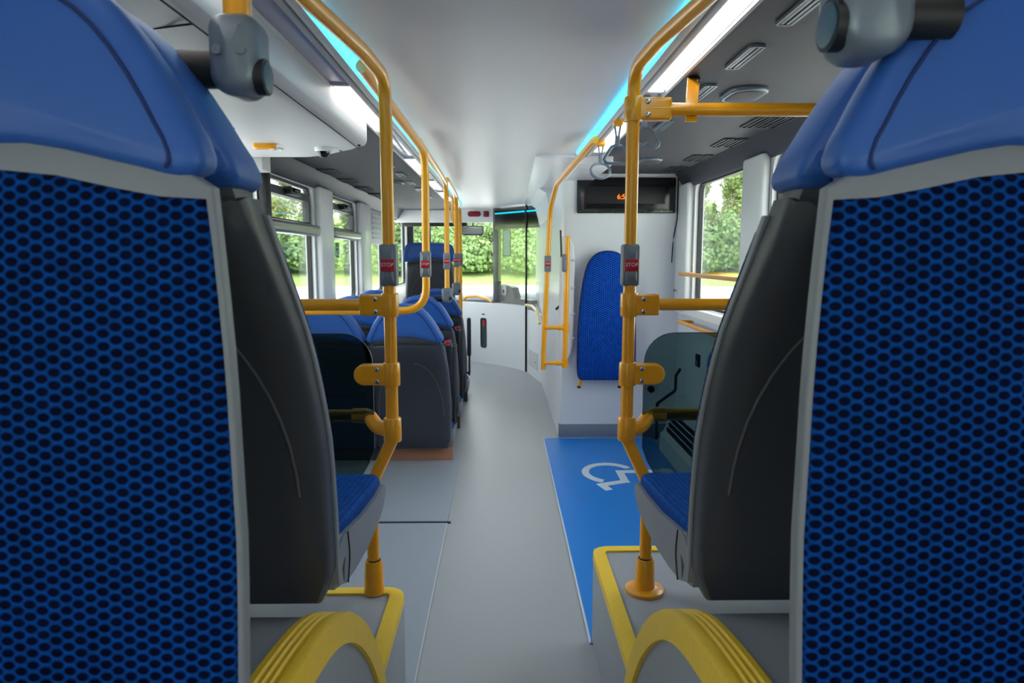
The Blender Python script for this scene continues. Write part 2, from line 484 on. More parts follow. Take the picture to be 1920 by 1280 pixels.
# ------------------------------------------------------------------ vents and speakers in the dark ceilings
def slot_vent(x, y, label, L=.22, W=.042, n=3, group=None):
    t = thing('ceiling_vent', label, 'air vent', (x, y, ZC - .006), group)
    o = rrect(x - W / 2, x + W / 2, y - L / 2, y + L / 2, .012, 4)
    bm = ring(bm_new(), o, inset(o, .007), lambda u, v: (u, v, ZC - .014), lambda u, v: (u, v, ZC - .005)); obj('frame', bm, M['grey'], t)
    bm = prism(bm_new(), inset(o, .006), lambda u, v: (u, v, ZC - .0075), lambda u, v: (u, v, ZC - .005)); obj('opening', bm, M['black'], t)
    bm = bm_new()
    for k in range(n - 1):
        xx = x - W / 2 + W * (k + 1) / n
        box(bm, xx - .004, xx + .004, y - L / 2 + .008, y + L / 2 - .008, ZC - .013, ZC - .006)
    obj('slat', bm, M['grey'], t)
    return t
ordn = ['nearest', 'second', 'third', 'fourth', 'fifth', 'sixth']
for i, y in enumerate((1.57, 1.95, 2.36, 2.93, 3.45)):
    slot_vent(.665 + .004 * i, y, '%s slotted vent %s along the right light strip' % (ordn[i], 'to the camera' if i == 0 else 'from the camera'))
def twin_vent(x, y, label, n=2):
    t = thing('twin_vent', label, 'air vent', (x, y, ZC - .006))
    for k in range(n):
        xx = x + (k - (n - 1) / 2) * .062
        o = rrect(xx - .026, xx + .026, y - .12, y + .12, .012, 4)
        fr = obj('frame', ring(bm_new(), o, inset(o, .007), lambda u, v: (u, v, ZC - .013), lambda u, v: (u, v, ZC - .005)), M['darkcove'], t)
        obj('opening', prism(bm_new(), inset(o, .006), lambda u, v: (u, v, ZC - .008), lambda u, v: (u, v, ZC - .005)), M['black'], fr)
        obj('slat', B(xx - .004, xx + .004, y - .11, y + .11, ZC - .0125, ZC - .007), M['darkcove'], fr)
for i, y in enumerate((2.86, 3.38, 3.9, 4.4)):
    twin_vent(1.10, y, '%s twin vent %s over the right windows' % (ordn[i], 'to the camera' if i == 0 else 'from the camera'), 3 if i == 0 else 2)
for i, y in enumerate((4.55, 5.1, 5.68, 6.25, 6.85)):
    twin_vent(-1.115, y, '%s twin vent %s over the left windows' % (ordn[i], 'to the camera' if i == 0 else 'from the camera'))
for i, y in enumerate((4.2, 4.72, 5.25, 5.75, 6.5)):
    slot_vent(-.675, y, '%s small vent %s along the left light strip' % (ordn[i], 'to the camera' if i == 0 else 'from the camera'), .22, .05, 3)
def speaker(x, y, label):
    t = thing('ceiling_speaker', label, 'speaker', (x, y, ZC - .02))
    o = rrect(x - .066, x + .066, y - .10, y + .10, .06, 8)
    obj('rim', puffy(bm_new(), o,   .014, .008, .002, lambda u, n, v: Vector((u, v, ZC - .020 + n))), M['grey'], t)
    obj('grille', puffy(bm_new(), inset(o, .014), .01, .003, .002, lambda u, n, v: Vector((u, v, ZC - .022 + n)), bulge=.003), M['darkceil'], t)
speaker(.817, 2.37, 'oval speaker in the right ceiling above the orange crossbar')
speaker(.85, 4.0, 'farther oval speaker in the right ceiling behind the pole')
speaker(-.79, 5.2, 'oval speaker in the dark left ceiling')

# ------------------------------------------------------------------ seats
SHELL_Y = smoothtab([(0, .015), (.08, .02), (.22, .0), (.35, -.034), (.49, -.10), (.61, -.20), (.69, -.265), (.95, -.33)])
FLAT_Y = smoothtab([(0, .03), (.2, .012), (.45, .0), (.7, -.012), (.95, -.03)])
WID = [(0, .215), (.03, .232), (.3, .236), (.5, .230), (.62, .222), (.70, .214), (.76, .205)]
def sym(right):           # right half outline bottom to top, mirrored
    return [(x, z) for x, z in right] + [(-x, z) for x, z in reversed(right)]
HEAD = [(.175, .001), (.19, -.001), (.203, .0), (.213, .005), (.218, .014), (.218, .024), (.212, .042), (.202, .06), (.188, .088), (.170, .12), (.150, .15), (.130, .175), (.108, .196), (.082, .213), (.05, .223), (.02, .227)]
def arch(x, w=.218, h=.034): return h * math.cos(min(abs(x) / w, 1) * PI / 2) ** 2
def head_outline(HD, dz=0):
    right = HD; bottom = [(x, arch(x)) for x in (-.15, -.11, -.07, -.03, .03, .07, .11, .15)]
    return [(x, z + dz) for x, z in bottom + right + [(-a, b) for a, b in reversed(right)]]

def make_seat(name, label, prof, aisle=0, arm=False, button=False, pedestal=0, head=None, joint=.71, rimmed=False, cushion=True, plinth='shell', thick=.095, tall=False, curve=True):
    t = thing(name, label, 'seat', (0, 0, 0))
    ORG[t.name] = Vector((0, 0, 0))
    yf = lambda z: interp(prof, z)
    S = joint / .71
    # shell
    zs = [k / 14 * .70 for k in range(15)]
    right = [(interp(WID, z), z * S) for z in zs]
    top = [(x, .70 * S + arch(x) * .9) for x in (.17, .12, .06, 0, -.06, -.12, -.17)]
    ol = right + top + [(-x, z) for x, z in reversed(right)]
    bm = puffy(bm_new(), ol, thick, .010 if not rimmed else .005, .05, lambda u, n, v: Vector((u, yf(v) - n, v)), nin=8, K=6)
    obj('shell', bm, M['shell'], t)
    # collar under the headrest
    cl = [(.205, .672 * S), (.206, .70 * S), (.2, .735 * S), (.16, .755 * S), (.08, .765 * S), (0, .77 * S), (-.08, .765 * S), (-.16, .755 * S), (-.2, .735 * S), (-.206, .70 * S), (-.205, .672 * S)]
    cl = cl + [(x, .672 * S) for x in (-.12, -.04, .04, .12)]
    bm = puffy(bm_new(), cl, thick - .004, .012, .045, lambda u, n, v: Vector((u, yf(v) - .002 - n, v)))
    obj('collar', bm, M['rim'] if rimmed else M['shell'], t)
    if curve:
        pts = [(.20 - .16 * (1 - math.cos(k / 12 * PI / 2)), .22 * S + .36 * S * math.sin(k / 12 * PI / 2)) for k in range(13)]
        for sg in (1, -1):
            obj('crease', T([(sg * x, yf(z) - thick + .0005, z) for x, z in pts], .0026, 8), M['crease'], t)
    pf = -.012 if rimmed else .017
    # fabric back pad with grey rim
    fz0, fz1 = .04, joint - (.024 if rimmed else .05)
    rp = [(interp(WID, z / S) - (-.003 if rimmed else .002), z) for z in [fz0 + (fz1 - fz0) * k / 12 for k in range(13)]]
    po = rp + [(x, fz1 + arch(x, .21) * .9) for x in (.17, .12, .06, 0, -.06, -.12, -.17)] + [(-x, z) for x, z in reversed(rp)]
    rim_o = [(u * (1 + .006 / max(abs(u), .1)), v + ((.04 if abs(u) < .185 else .012) if rimmed else .02) * (1 if v > fz1 - .004 else 0)) for u, v in po]
    bm = puffy(bm_new(), rim_o, .02, .006, .002, lambda u, n, v: Vector((u, yf(v) + .006 - n, v)), nin=8)
    obj('rim', bm, M['rim'], t)
    bm = puffy(bm_new(), po, .034 + pf, .010 if rimmed else .018, .002, lambda u, n, v: Vector((u, yf(v) + .024 + pf - n, v)), bulge=.006, nin=8)
    obj('back_pad', bm, M['fab'], t)
    # headrest
    HD = head or HEAD
    ho = head_outline(HD, joint)
    ht = .112 if not rimmed else .078
    hf = lambda u, n, v: Vector((u, yf(v) + (.019 if not rimmed else .017) - n, v))
    bm = puffy(bm_new(), ho, ht, .017, .02 if not rimmed else .045, hf, bulge=.006, bback=.004, nin=5, K=5)
    h = obj('headrest', bm, M['vinyl'], t)
    rs = [(x * .845, joint + z * .86 + .002) for x, z in HD[3:] if z > .004]
    so = rs + [(-a, b) for a, b in reversed(rs)]
    for n0 in (-.0004, ht + .0002):
        bul = lambda u, v: .0058 * (1 - min(1, (abs(u) / .2) ** 2)) * (1 if n0 < .01 else -.7)
        bm = tube(bm_new(), [hf(u, n0 - bul(u, v) * .55, v) for u, v in so], .0022, 6)
        obj('seam', bm, M['seam'], h)
    if cushion:
        prof_c = [(.0, .004), (-.008, .06), (.02, .088), (.06, .088), (.12, .078), (.25, .055), (.40, .040), (.50, .036), (.528, .03), (.535, .012), (.525, -.008), (.48, -.022), (.40, -.034), (.28, -.036), (.15, -.026), (.06, -.012)]
        bm = bm_new()
        for x0, x1 in ((-.236, .236),):
            a = [bm.verts.new((x0, y, z)) for y, z in prof_c]; b = [bm.verts.new((x1, y, z)) for y, z in prof_c]
            n = len(a)
            for i in range(n): bm.faces.new((a[i], a[(i + 1) % n], b[(i + 1) % n], b[i]))
            bm.faces.new(a); bm.faces.new(b[::-1])
        bmesh.ops.bevel(bm, geom=[e for e in bm.edges if abs(e.verts[0].co.x - e.verts[1].co.x) < 1e-6], offset=.008, segments=2, affect='EDGES')
        obj('cushion_base', bm, M['rim'], t)
        cz = smoothtab([(.04, .082), (.12, .075), (.25, .052), (.4, .038), (.53, .032)])
        bm = puffy(bm_new(), rrect(-.226, .226, .045, .527, .03, 6), .05, .018, .004, lambda u, n, v: Vector((u, v, interp(cz, v) + .028 - n)), bulge=.004, nin=6)
        obj('seat_cushion', bm, M['fabc'], t)
        for sg in (1, -1):
            obj('panel_joint', T(fillet([(sg * .2365, .085, .082), (sg * .2365, .098, .03), (sg * .2365, .075, -.018)], .05), .002, 6), M['black'], t)
            obj('trim_tab', prism(bm_new(), [(.035, .03), (.058, .042), (.045, .0)], lambda y, z: (sg * .2335, y, z), lambda y, z: (sg * .2368, y, z)), M['black'], t)
    if arm:
        x = .258 * (1 if aisle > 0 else -1)
        ao = rrect(.0, .055, .32, .665, .027, 6)
        a = obj('armrest', puffy(bm_new(), ao, .036, .014, .014, lambda u, n, v: Vector((x + .018 - n, u - .02, v))), M['shell'], t)
        bm = bm_new()
        for k in range(3):
            zz = .16 + k * .05
            tube(bm, [(x, .0 + .012 * k, zz), (x, .05 + .012 * k, zz + .025)], .007, 8)
        tube(bm, [(x, -.005, .15), (x, .03, .33)], .008, 8); tube(bm, [(x, .05, .16), (x, .045, .33)], .008, 8)
        tube(bm, [(x - .03, .02, .17), (x, .02, .17)], .012, 10)
        obj('hinge_bracket', bm, M['black'], a)
    if button:
        x, z = .178 * (1 if aisle > 0 else -1), .605
        y = yf(z) - thick
        bm = tube(bm_new(), [(x, y + .012, z), (x, y - .006, z), (x, y - .010, z)], [.026, .026, .022], 20); bt = obj('button_ring', bm, M['boxgrey'], t)
        bm = tube(bm_new(), [(x, y - .006, z), (x, y - .014, z), (x, y - .017, z)], [.0165, .0165, .012], 18); b2 = obj('push_button', bm, M['red'], bt)
    if pedestal:
        bm = bm_new(); box(bm, -.235, .24, .0, .03, -pedestal + .002, -.004, .002); obj('pedestal_front', bm, M[plinth], t)
        bm = bm_new(); box(bm, -.23, .20, .03, .50, -pedestal + .002, -.028, .004); obj('pedestal', bm, M['shell'], t)
    return t

CXL, CXR = -.542, .588
F = make_seat('bus_seat', 'forward facing seat at left, dark shell back, behind the left front pole', SHELL_Y)
F.location = (CXL, 1.215, .675)
copy_thing(F, (CXR, 1.215, .675), 'forward facing seat at right, dark shell back, behind the right front pole')
N_ = make_seat('bus_seat', 'rear facing patterned blue seat filling the left edge of the view', FLAT_Y, rimmed=True, thick=.06, curve=False)
N_.location = (-.534, .745, .675); N_.rotation_euler = (0, 0, PI)
copy_thing(N_, (.579, .745, .675), 'rear facing patterned blue seat filling the right edge of the view')
A = make_seat('bus_seat', 'dark backed aisle seat above a brown plinth, nearest of the left row', SHELL_Y, aisle=1, arm=True, pedestal=.09, plinth='brown')
A.location = (-.555, 4.24, .092)
A2 = make_seat('bus_seat', 'aisle seat in the left row, second from the nearest, red button on back', SHELL_Y, aisle=1, arm=True, button=True, pedestal=.09)
A2.location = (-.555, 5.05, .092)
copy_thing(A2, (-.545, 6.0, .092), 'farthest aisle seat of the left row, red button on back')
W = make_seat('bus_seat', 'window seat in the left row nearest the smoked glass screen', SHELL_Y, pedestal=.09)
W.location = (-1.008, 4.24, .092)
copy_thing(W, (-1.008, 5.0, .092), 'second window seat of the left row, headrest before the second window')
copy_thing(W, (-1.008, 5.8, .092), 'third window seat of the left row, headrest behind the left pole')
THEAD = [(.2, -.004), (.235, -.002), (.246, .006), (.248, .02), (.245, .06), (.238, .10), (.228, .13), (.212, .155), (.19, .168), (.15, .174), (.10, .176), (.05, .177)]
tl = make_seat('raised_seat', 'tall raised seat with wide blue headrest at the front left', FLAT_Y, head=THEAD, pedestal=.5)
tl.location = (-.685, 6.62, .535)

# ------------------------------------------------------------------ seat podiums over the wheel arches
def podium(side, X, yfar, label):
    s = 1 if side == 'left' else -1          # direction of the aisle along X
    W_ = XL + .003 if side == 'left' else XR - .003
    t = thing('wheel_arch_podium', label, 'wheel arch', (X - s * .4, 1.2, 0))
    bm = B(*sorted((W_, X)), 1.2, yfar, 0, .33, .006)
    obj('platform', bm, M['podium'], t)
    arc = smoothtab([(Y0 + .3, .735), (.60, .735), (.80, .733), (.95, .715), (1.08, .69), (1.19, .645), (1.30, .57), (1.41, .465), (1.49, .36), (1.56, .24), (1.60, .15)], 160)
    arc = [p for p in arc if p[0] > .1]
    pts = [(-.9, .735)] + arc
    ol = [(y, z) for y, z in pts] + [(1.60, .02), (-.9, .02)]
    bm = prism(bm_new(), ol, lambda y, z: (X, y, z), lambda y, z: (W_, y, z))
    obj('wheel_arch', bm, M['podium'], t, smooth=40)
    P = [Vector((X, y, z)) for y, z in pts]; ns = []
    for i in range(len(P)):
        d = (P[min(i + 1, len(P) - 1)] - P[max(i - 1, 0)]).normalized()
        ns.append(Vector((0, -d.z, d.y)))
    sec = [(.008, -.055), (.009, .0), (.006, .007), (-.044, .008), (-.046, -.002), (-.002, -.002), (-.002, -.055)]
    # ribbed top flange
    rib = [(.008, -.055), (.009, -.045), (.0055, -.042), (.0055, -.037), (.009, -.034), (.0055, -.031), (.0055, -.026), (.009, -.023), (.0055, -.020), (.0055, -.015), (.009, -.012)] + sec[1:]
    ss = [Vector((s, 0, 0))] * len(P)
    keep = [i for i, p in enumerate(P) if p.z > .20]
    bm = sweep(bm_new(), [P[i] for i in keep], [ns[i] for i in keep], [ss[i] for i in keep], rib)
    obj('arch_nosing', bm, M['yellow'], t, smooth=25)
    # nosing round the platform corner
    r = .05; path = [Vector((X, 1.44, .33))]; sv = [Vector((s, 0, 0))]
    for k in range(9):
        a = k / 8 * PI / 2
        path.append(Vector((X - s * r + s * r * math.cos(a), yfar - r + r * math.sin(a), .33))); sv.append(Vector((s * math.cos(a), math.sin(a), 0)))
    path.append(Vector((W_ + s * .02, yfar, .33))); sv.append(Vector((0, 1, 0)))
    sec2 = [(.006, -.034), (.007, -.004), (.004, .006), (-.02, .007), (-.022, .001), (.0, .001), (.0, -.034)]
    bm = sweep(bm_new(), path, [Vector((0, 0, 1))] * len(path), sv, sec2)
    obj('platform_nosing', bm, M['yellow'], t, smooth=25)
podium('left', -.287, 1.90, 'grey wheel arch step with yellow edging under the left seats')
podium('right', .305, 2.175, 'grey wheel arch step with yellow edging under the right seats')

# ------------------------------------------------------------------ poles
R_ = .0175
def bolts(par, x, y, z, dz=.017):
    for k in (-1, 1):
        obj('bolt', tube(bm_new(), [(x, y + .004, z + k * dz), (x, y - .003, z + k * dz), (x, y - .0045, z + k * dz)], [.0065, .0065, .004], 10), M['chrome'], par)
def clamp(par, x, y, z, s, L, rounded=False, h=.064):
    bm = tube(bm_new(), [(x, y, z - h / 2), (x, y, z - h / 2 + .004), (x, y, z + h / 2 - .004), (x, y, z + h / 2)], [.0225, .0245, .0245, .0225], 22)
    o = rrect(*sorted((x, x + s * L)), z - h / 2 + .003, z + h / 2 - .003, (.028 if rounded else .006), 6)
    puffy(bm, o, .034, .006, .006, lambda u, n, v: Vector((u, y - .017 + n, v)))
    c = obj('clamp', bm, M['pole'], par)
    bolts(c, x + s * .036, y - .0175, z)
    return c
def stop_box(par, x, y, z, k=1.0, back=False):
    s = 1
    w, h = .023 * k, .057 * k
    pr = smoothtab([(-h, .018), (-h * .5, .030), (-.018, .024), (.018, .024), (h * .5, .030), (h, .018)])
    bm = puffy(bm_new(), rrect(x - w, x + w, z - h, z + h, .008), .05, .007, .007, lambda u, n, v: Vector((u, y - interp(pr, v - z) + n * .9, v)), nin=6)
    b = obj('stop_button', bm, M['boxgrey'], par)
    obj('button_plate', B(x - w * .82, x + w * .82, y - .0275, y - .022, z - .0165 * k, z + .0165 * k, .002), M['red'], b)
    text('STOP', .014 * k, (x, y - .0278, z + .001), FACE_CAM, M['sym'], 'lettering', b)
def pole_tube(par, pts, r=.06, rad=R_, name='pole', rr=None):
    return obj(name, T(fillet(pts, rr or r), rad, 16), M['pole'], par)

# near left pole
def near_pole(side):
    s = -1 if side == 'left' else 1            # outward
    x = -.306 if s < 0 else .352
    y = 1.875
    lab = 'orange grab pole at the %s front seat, grey STOP button on it' % side
    t = thing('grab_pole', lab, 'grab pole', (x + s * .06, y, .33))
    ztop = 1.765 if s < 0 else 1.79
    xb = x + s * .064
    path = [(xb, y + .005, .345), (xb, y + .005, .655), (x, y, .79), (x, y, ztop), (x + s * .02, y - .2, ztop + .012), (x + s * .075, 1.38, ztop + .03), (x + s * .11, .9, ztop + .045)]
    pole_tube(t, path, rr=[.05, .07, .075, .15, .3])
    clamp(t, x, y, 1.166, s, .082)
    clamp(t, x, y, .973, s, .102, rounded=True)
    # lower clamp with elbow into the low crossbar
    bm = tube(bm_new(), [(x, y, .782), (x, y, .786), (x, y, .846), (x, y, .85)], [.0225, .025, .025, .0225], 22)
    tube(bm, fillet([(x, y, .812), (x + s * .045, y + .01, .822), (x + s * .075, y + .045, .846), (x + s * .12, y + .045, .846)], .03), [.021] * 40 if False else .021, 16)
    obj('clamp', bm, M['pole'], t)
    xe = XL + .02 if s < 0 else XR - .02
    obj('lower_bar', T([(x + s * .10, y + .045, .846), (xe, y + .045, .846)], R_, 16), M['pole'], t)
    obj('upper_bar', T([(x + s * .03, y, 1.166), (xe, y, 1.166)], R_ - .001, 16), M['pole'], t)
    stop_box(t, x, y, 1.274)
    # foot sleeve on the podium
    bm = tube(bm_new(), [(xb, y + .005, .332), (xb, y + .005, .345), (xb, y + .005, .425), (xb, y + .005, .43)], [.030, .029, .0255, .023], 20)
    if s > 0: tube(bm, [(xb, y + .005, .331), (xb, y + .005, .339), (xb, y + .005, .343)], [.056, .056, .050], 28)
    obj('foot_sleeve', bm, M['pole'], t)
    obj('sleeve_ring', T([(xb + .0185 * math.cos(a * PI / 10), y + .005 + .0185 * math.sin(a * PI / 10), .4315) for a in range(20)], .002, 6, closed=True), M['black'], t)
    if s > 0:
        clamp(t, x, y, 1.686, s, .10)
        obj('top_bar', T([(x + .03, y, 1.686), (XR - .02, y, 1.686)], R_, 16), M['pole'], t)
        bm = bm_new(); hx = [(.492, .522), (.575, .605)]; prism(bm, [(.492, 1.655), (.522, 1.655), (.522, 1.70), (.612, 1.843), (.574, 1.843), (.492, 1.70)], lambda a, z: (a, y - .004 + max(0, z - 1.70) * 2.1, z), lambda a, z: (a, y + .004 + max(0, z - 1.70) * 2.1, z))
        br = obj('hanger', bm, M['pole'], t)
        obj('bolt', T([(.585, y + .22, 1.815), (.585, y + .212, 1.81)], .005, 8), M['chrome'], br)
    return t
near_pole('left'); near_pole('right')

# second left pole, bending outward into a crossbar
t = thing('grab_pole', 'curved orange pole on the left bending into a crossbar behind the front pole', 'grab pole', (-.33, 3.05, 1.0))
pole_tube(t, [(XL + .02, 3.05, 1.055), (-.335, 3.05, 1.055), (-.331, 3.05, 1.745), (-.345, 2.7, 1.765), (-.36, 2.2, 1.785), (-.37, 1.9, 1.80)], rr=[.11, .12, .3, .3])
stop_box(t, -.335, 3.05, 1.262)
# poles standing on grey clamps on the seat corners
def seat_pole(x, y, zb, lab, ztop=1.77, yback=1.5):
    t = thing('grab_pole', lab, 'grab pole', (x, y, zb))
    pole_tube(t, [(x, y, zb), (x + .003, y, ztop), (x + .012, y - yback * .35, ztop + .01), (x + .008, y - yback, ztop + .03)], rr=[.16, .3])
    stop_box(t, x, y, 1.262)
    bm = puffy(bm_new(), rrect(x - .036, x + .036, zb - .045, zb + .06, (.03, .018, .018, .03)), .07, .016, .016, lambda u, n, v: Vector((u, y - .035 + n, v)))
    g = obj('seat_clamp', bm, M['grey'], t)
    obj('cap', T([(x + .02, y - .045, zb - .01), (x + .03, y - .038, zb - .01)], .012, 12), M['black'], g)
    obj('stub', T([(x - .09, y + .0, zb - .015), (x - .02, y, zb - .015)], .02, 12), M['black'], g)
    return t
seat_pole(-.374, 4.72, 1.02, 'orange pole standing on the second aisle seat of the left row', yback=1.6)
seat_pole(-.370, 5.65, 1.02, 'orange pole standing on the farthest aisle seat of the left row', yback=1.0)
t = thing('grab_pole', 'farthest orange pole on the left, its foot beside the white front panel', 'grab pole', (-.385, 6.45, .75))
pole_tube(t, [(-.385, 6.45, .60), (-.385, 6.45, 1.74), (-.38, 6.1, 1.77), (-.375, 5.7, 1.80)], rr=[.12, .3])
pole_tube(t, [(-.385, 6.45, 1.52), (-.46, 6.50, 1.64), (-.46, 6.55, 1.84)], rr=.1, name='branch', rad=.013)
stop_box(t, -.385, 6.45, 1.262)
# grab handle poles rising from the near seats
def knob(x, y, z, s, lab, k=1.0, zt=1.848):
    t = thing('seat_pole', lab, 'grab pole', (x, y, z - .06))
    pole_tube(t, [(x, y, z + .03), (x, y, zt)])
    o = [(u * k + x, v * k + z) for u, v in rrect(-.034, .034, -.055, .052, (.030, .022, .022, .030), 6)]
    bm = puffy(bm_new(), o, .075 * k, .02, .02, lambda u, n, v: Vector((u, y - .036 * k + n, v)), bulge=.004)
    g = obj('seat_clamp', bm, M['grey'], t)
    xx = x - s * .026 * k
    obj('cap_ring', tube(bm_new(), [(xx + s * .0, y - .006, z - .026), (xx - s * .013 * k, y - .006, z - .026)], [.024 * k, .024 * k], 24), M['black'], g)
    obj('cap', tube(bm_new(), [(xx - s * .010, y - .006, z - .026), (xx - s * .0145 * k, y - .006, z - .026), (xx - s * .016 * k, y - .006, z - .026)], [.020 * k, .020 * k, .017 * k], 24), M['teal'], g)
    for dx in (-.016, .014):
        obj('bolt', T([(x + dx, y - .034 * k, z), (x + dx, y - .040 * k, z)], .006, 10), M['boxgrey'], g)
    obj('stub', T([(x + s * .02, y, z - .015), (x + s * .09, y, z - .015)], .024, 16), M['black'], t)
knob(-.335, .92, 1.552, -1, 'orange pole in a grey clamp on the left forward facing headrest', .93)
knob(.385, .752, 1.565, 1, 'orange pole in a grey clamp on the right rear facing headrest', 1.1)

# right hand poles in front of the white bulkhead
t = thing('grab_pole', 'tall curved orange pole left of the bulkhead with rungs to a short pole', 'grab pole', (.30, 4.62, .5))
pole_tube(t, [(.286, 4.62, .525), (.288, 4.62, .66), (.325, 4.62, 1.60), (.34, 4.25, 1.735), (.42, 3.14, 1.815)], rr=[.1, .16, .3], rad=.0165)
pole_tube(t, [(.432, 4.60, .54), (.443, 4.60, 1.43)], name='short_pole', rad=.0165)
for z, xa, xb in ((.815, .297, .437), (.572, .289, .433)):
    bm = T([(xa, 4.61, z), (xb, 4.60, z)], .013, 12); tube(bm, [(xb, 4.60, z - .03), (xb, 4.60, z + .03)], .0215, 16); tube(bm, [(xb - .06, 4.605, z), (xb - .01, 4.602, z)], .0175, 12)
    obj('rung', bm, M['pole'], t)
stop_box(t, .312, 4.62, 1.245, .95)
bm = puffy(bm_new(), rrect(4.56, 4.61, 1.19, 1.31, .02), .03, .012, .012, lambda u, n, v: Vector((.405 + n, u, v)))
obj('side_button', bm, M['boxgrey'], t)

# hanging straps
def strap(x, y, zloop, lab, rnd=False):
    t = thing('strap_handle', lab, 'strap handle', (x, y, zloop - .05))
    obj('clip', puffy(bm_new(), rrect(x - .02, x + .02, 1.815, 1.848, .008), .04, .008, .008, lambda u, n, v: Vector((u, y - .02 + n, v))), M['pole'], t)
    bm = bm_new()
    for dx in (-.012, .012): tube(bm, [(x + dx, y, 1.82), (x + dx * .2, y, zloop + .055)], .004, 8)
    tube(bm, [(x, y, zloop + .07), (x, y, zloop + .03)], .010, 10)
    obj('strap', bm, M['boxgrey'], t)
    if rnd: pts = [(x + .048 * math.cos(a * PI / 14), y + .01 * math.cos(a * PI / 14), zloop - .004 + .035 * math.sin(a * PI / 14)) for a in range(28)]
    else:
        base = [(x, y, zloop + .034), (x - .022, y, zloop + .03), (x - .056, y - .01, zloop - .022), (x - .046, y - .01, zloop - .036), (x + .046, y + .01, zloop - .036), (x + .056, y + .01, zloop - .022), (x + .022, y, zloop + .03), (x, y, zloop + .034)]
        pts = fillet(base, .02, 4)[:-1]
    obj('handle', T(pts, .0065, 10, closed=True), M['grey'], t)
strap(.468, 2.82, 1.705, 'triangular grey strap handle on the middle ceiling clip')
strap(.50, 2.45, 1.712, 'grey strap handle partly behind the right front pole')
strap(.474, 3.33, 1.705, 'rounded grey strap handle hanging before the display', True)

# smoked glass screens behind the near poles
def screen(side):
    s = -1 if side == 'left' else 1
    x0 = -.362 if s < 0 else .402
    xe = XL + .03 if s < 0 else XR - .03
    zb = .40; top = 1.085
    pts = []
    n = 8; r = .085
    pts += [(x0, .755)]
    for k in range(n + 1):
        a = k / n * PI / 2; pts.append((x0 + s * (r - r * math.cos(a)), top - r + r * math.sin(a)))
    pts += [(xe, top), (xe, zb), (x0 + s * .20, zb), (x0 + s * .015, .715)]
    y = 1.895
    bm = prism(bm_new(), pts, lambda u, v: (u, y, v), lambda u, v: (u, y + .006, v))
    t = thing('glass_screen', 'smoked glass screen behind the %s front pole' % side, 'glass screen', ((x0 + xe) / 2, y, zb))
    obj('pane', bm, M['tint'], t)
    obj('pane_edge', T([(u, y + .003, v) for u, v in pts], .0016, 6, closed=True), M['grey'], t)
screen('left'); screen('right')

# ------------------------------------------------------------------ white bulkhead on the right
prof = smoothtab([(0, 4.765), (.45, 4.765), (.9, 4.762), (1.3, 4.755), (1.42, 4.735), (1.52, 4.69), (1.56, 4.672), (1.85, 4.672)], 60)
prof = [p for p in prof]
bm = bm_new()
xsb = [.412, .417, .43, .455, .52, .9, 1.2, 1.24]
off = [.05, .022, .006, 0, 0, 0, 0, 0]
vs = [[bm.verts.new((x, y + o_, z)) for x, o_ in zip(xsb, off)] for z, y in prof]
for a, b in zip(vs, vs[1:]):
    for i in range(len(a) - 1): bm.faces.new((a[i], a[i + 1], b[i + 1], b[i]))
# side face towards the aisle and back
back = [bm.verts.new((.412, 8.2, z)) for z, y in prof]
for i in range(len(prof) - 1): bm.faces.new((vs[i][0], vs[i + 1][0], back[i + 1], back[i]))
br = [bm.verts.new((1.24, 8.2, z)) for z in (0, ZC)]
bm.faces.new([back[0], br[0], br[1], back[-1]] + [])
struct('wall_bulkhead', bm, M['white'])
struct('baseboard_bulkhead', B(.408, XR, 4.755, 4.80, 0, .105, .004), M['skirt'])
bm = bm_new()
# hinged white side panel with rounded foot and tabs on its edge
o = [(.40, .56), (.43, .545), (.455, .56), (.485, .62), (.50, .70), (.505, .85), (.505, 1.30), (.495, 1.37), (.47, 1.42), (.40, 1.43)]
t = thing('side_cover', 'white cover strip with rounded foot behind the short orange pole', 'cover panel', (.45, 4.70, .545))
obj('cover', puffy(bm_new(), o, .03, .008, .002, lambda u, n, v: Vector((u, 4.715 + n, v))), M['white'], t)
for z in (1.27, 1.08, .90, .73):
    obj('hinge_tab', B(.478, .508, 4.706, 4.722, z - .008, z + .008, .003), M['greywhite'], t)
bm = T([(.40, 4.66, 1.47), (.408, 4.66, 1.29)], .006, 8)
tag(obj('door_handle_bar', bm, M['black']), 'thin black upright bar beside the short orange pole', 'handle')
bm = T(fillet([(.385, 4.80, .925), (.41, 4.78, .95), (.45, 4.72, .96)], .02), .009, 8)
tag(obj('grip_handle', bm, M['black']), 'small black grip between the two right hand poles', 'handle')
# information display
t = thing('information_display', 'black destination display with amber time on the bulkhead', 'display', (.84, 4.66, 1.58))
obj('casing', puffy(bm_new(), rrect(.508, 1.173, 1.583, 1.818, .012), .03, .006, .002, lambda u, n, v: Vector((u, 4.652 + n, v))), M['gloss'], t)
obj('screen', B(.565, 1.10, 4.6495, 4.654, 1.645, 1.758, .002), M['black'], t)
for x in (.53, .64, .75, .86, .97, 1.08, 1.15):
    for z in (1.595, 1.806): obj('screw', T([(x, 4.650, z), (x, 4.656, z)], .003, 8), M['chrome'], t)
text('6:56', .046, (.816, 4.649, 1.690), FACE_CAM, M['amber'], 'time_digits', t)
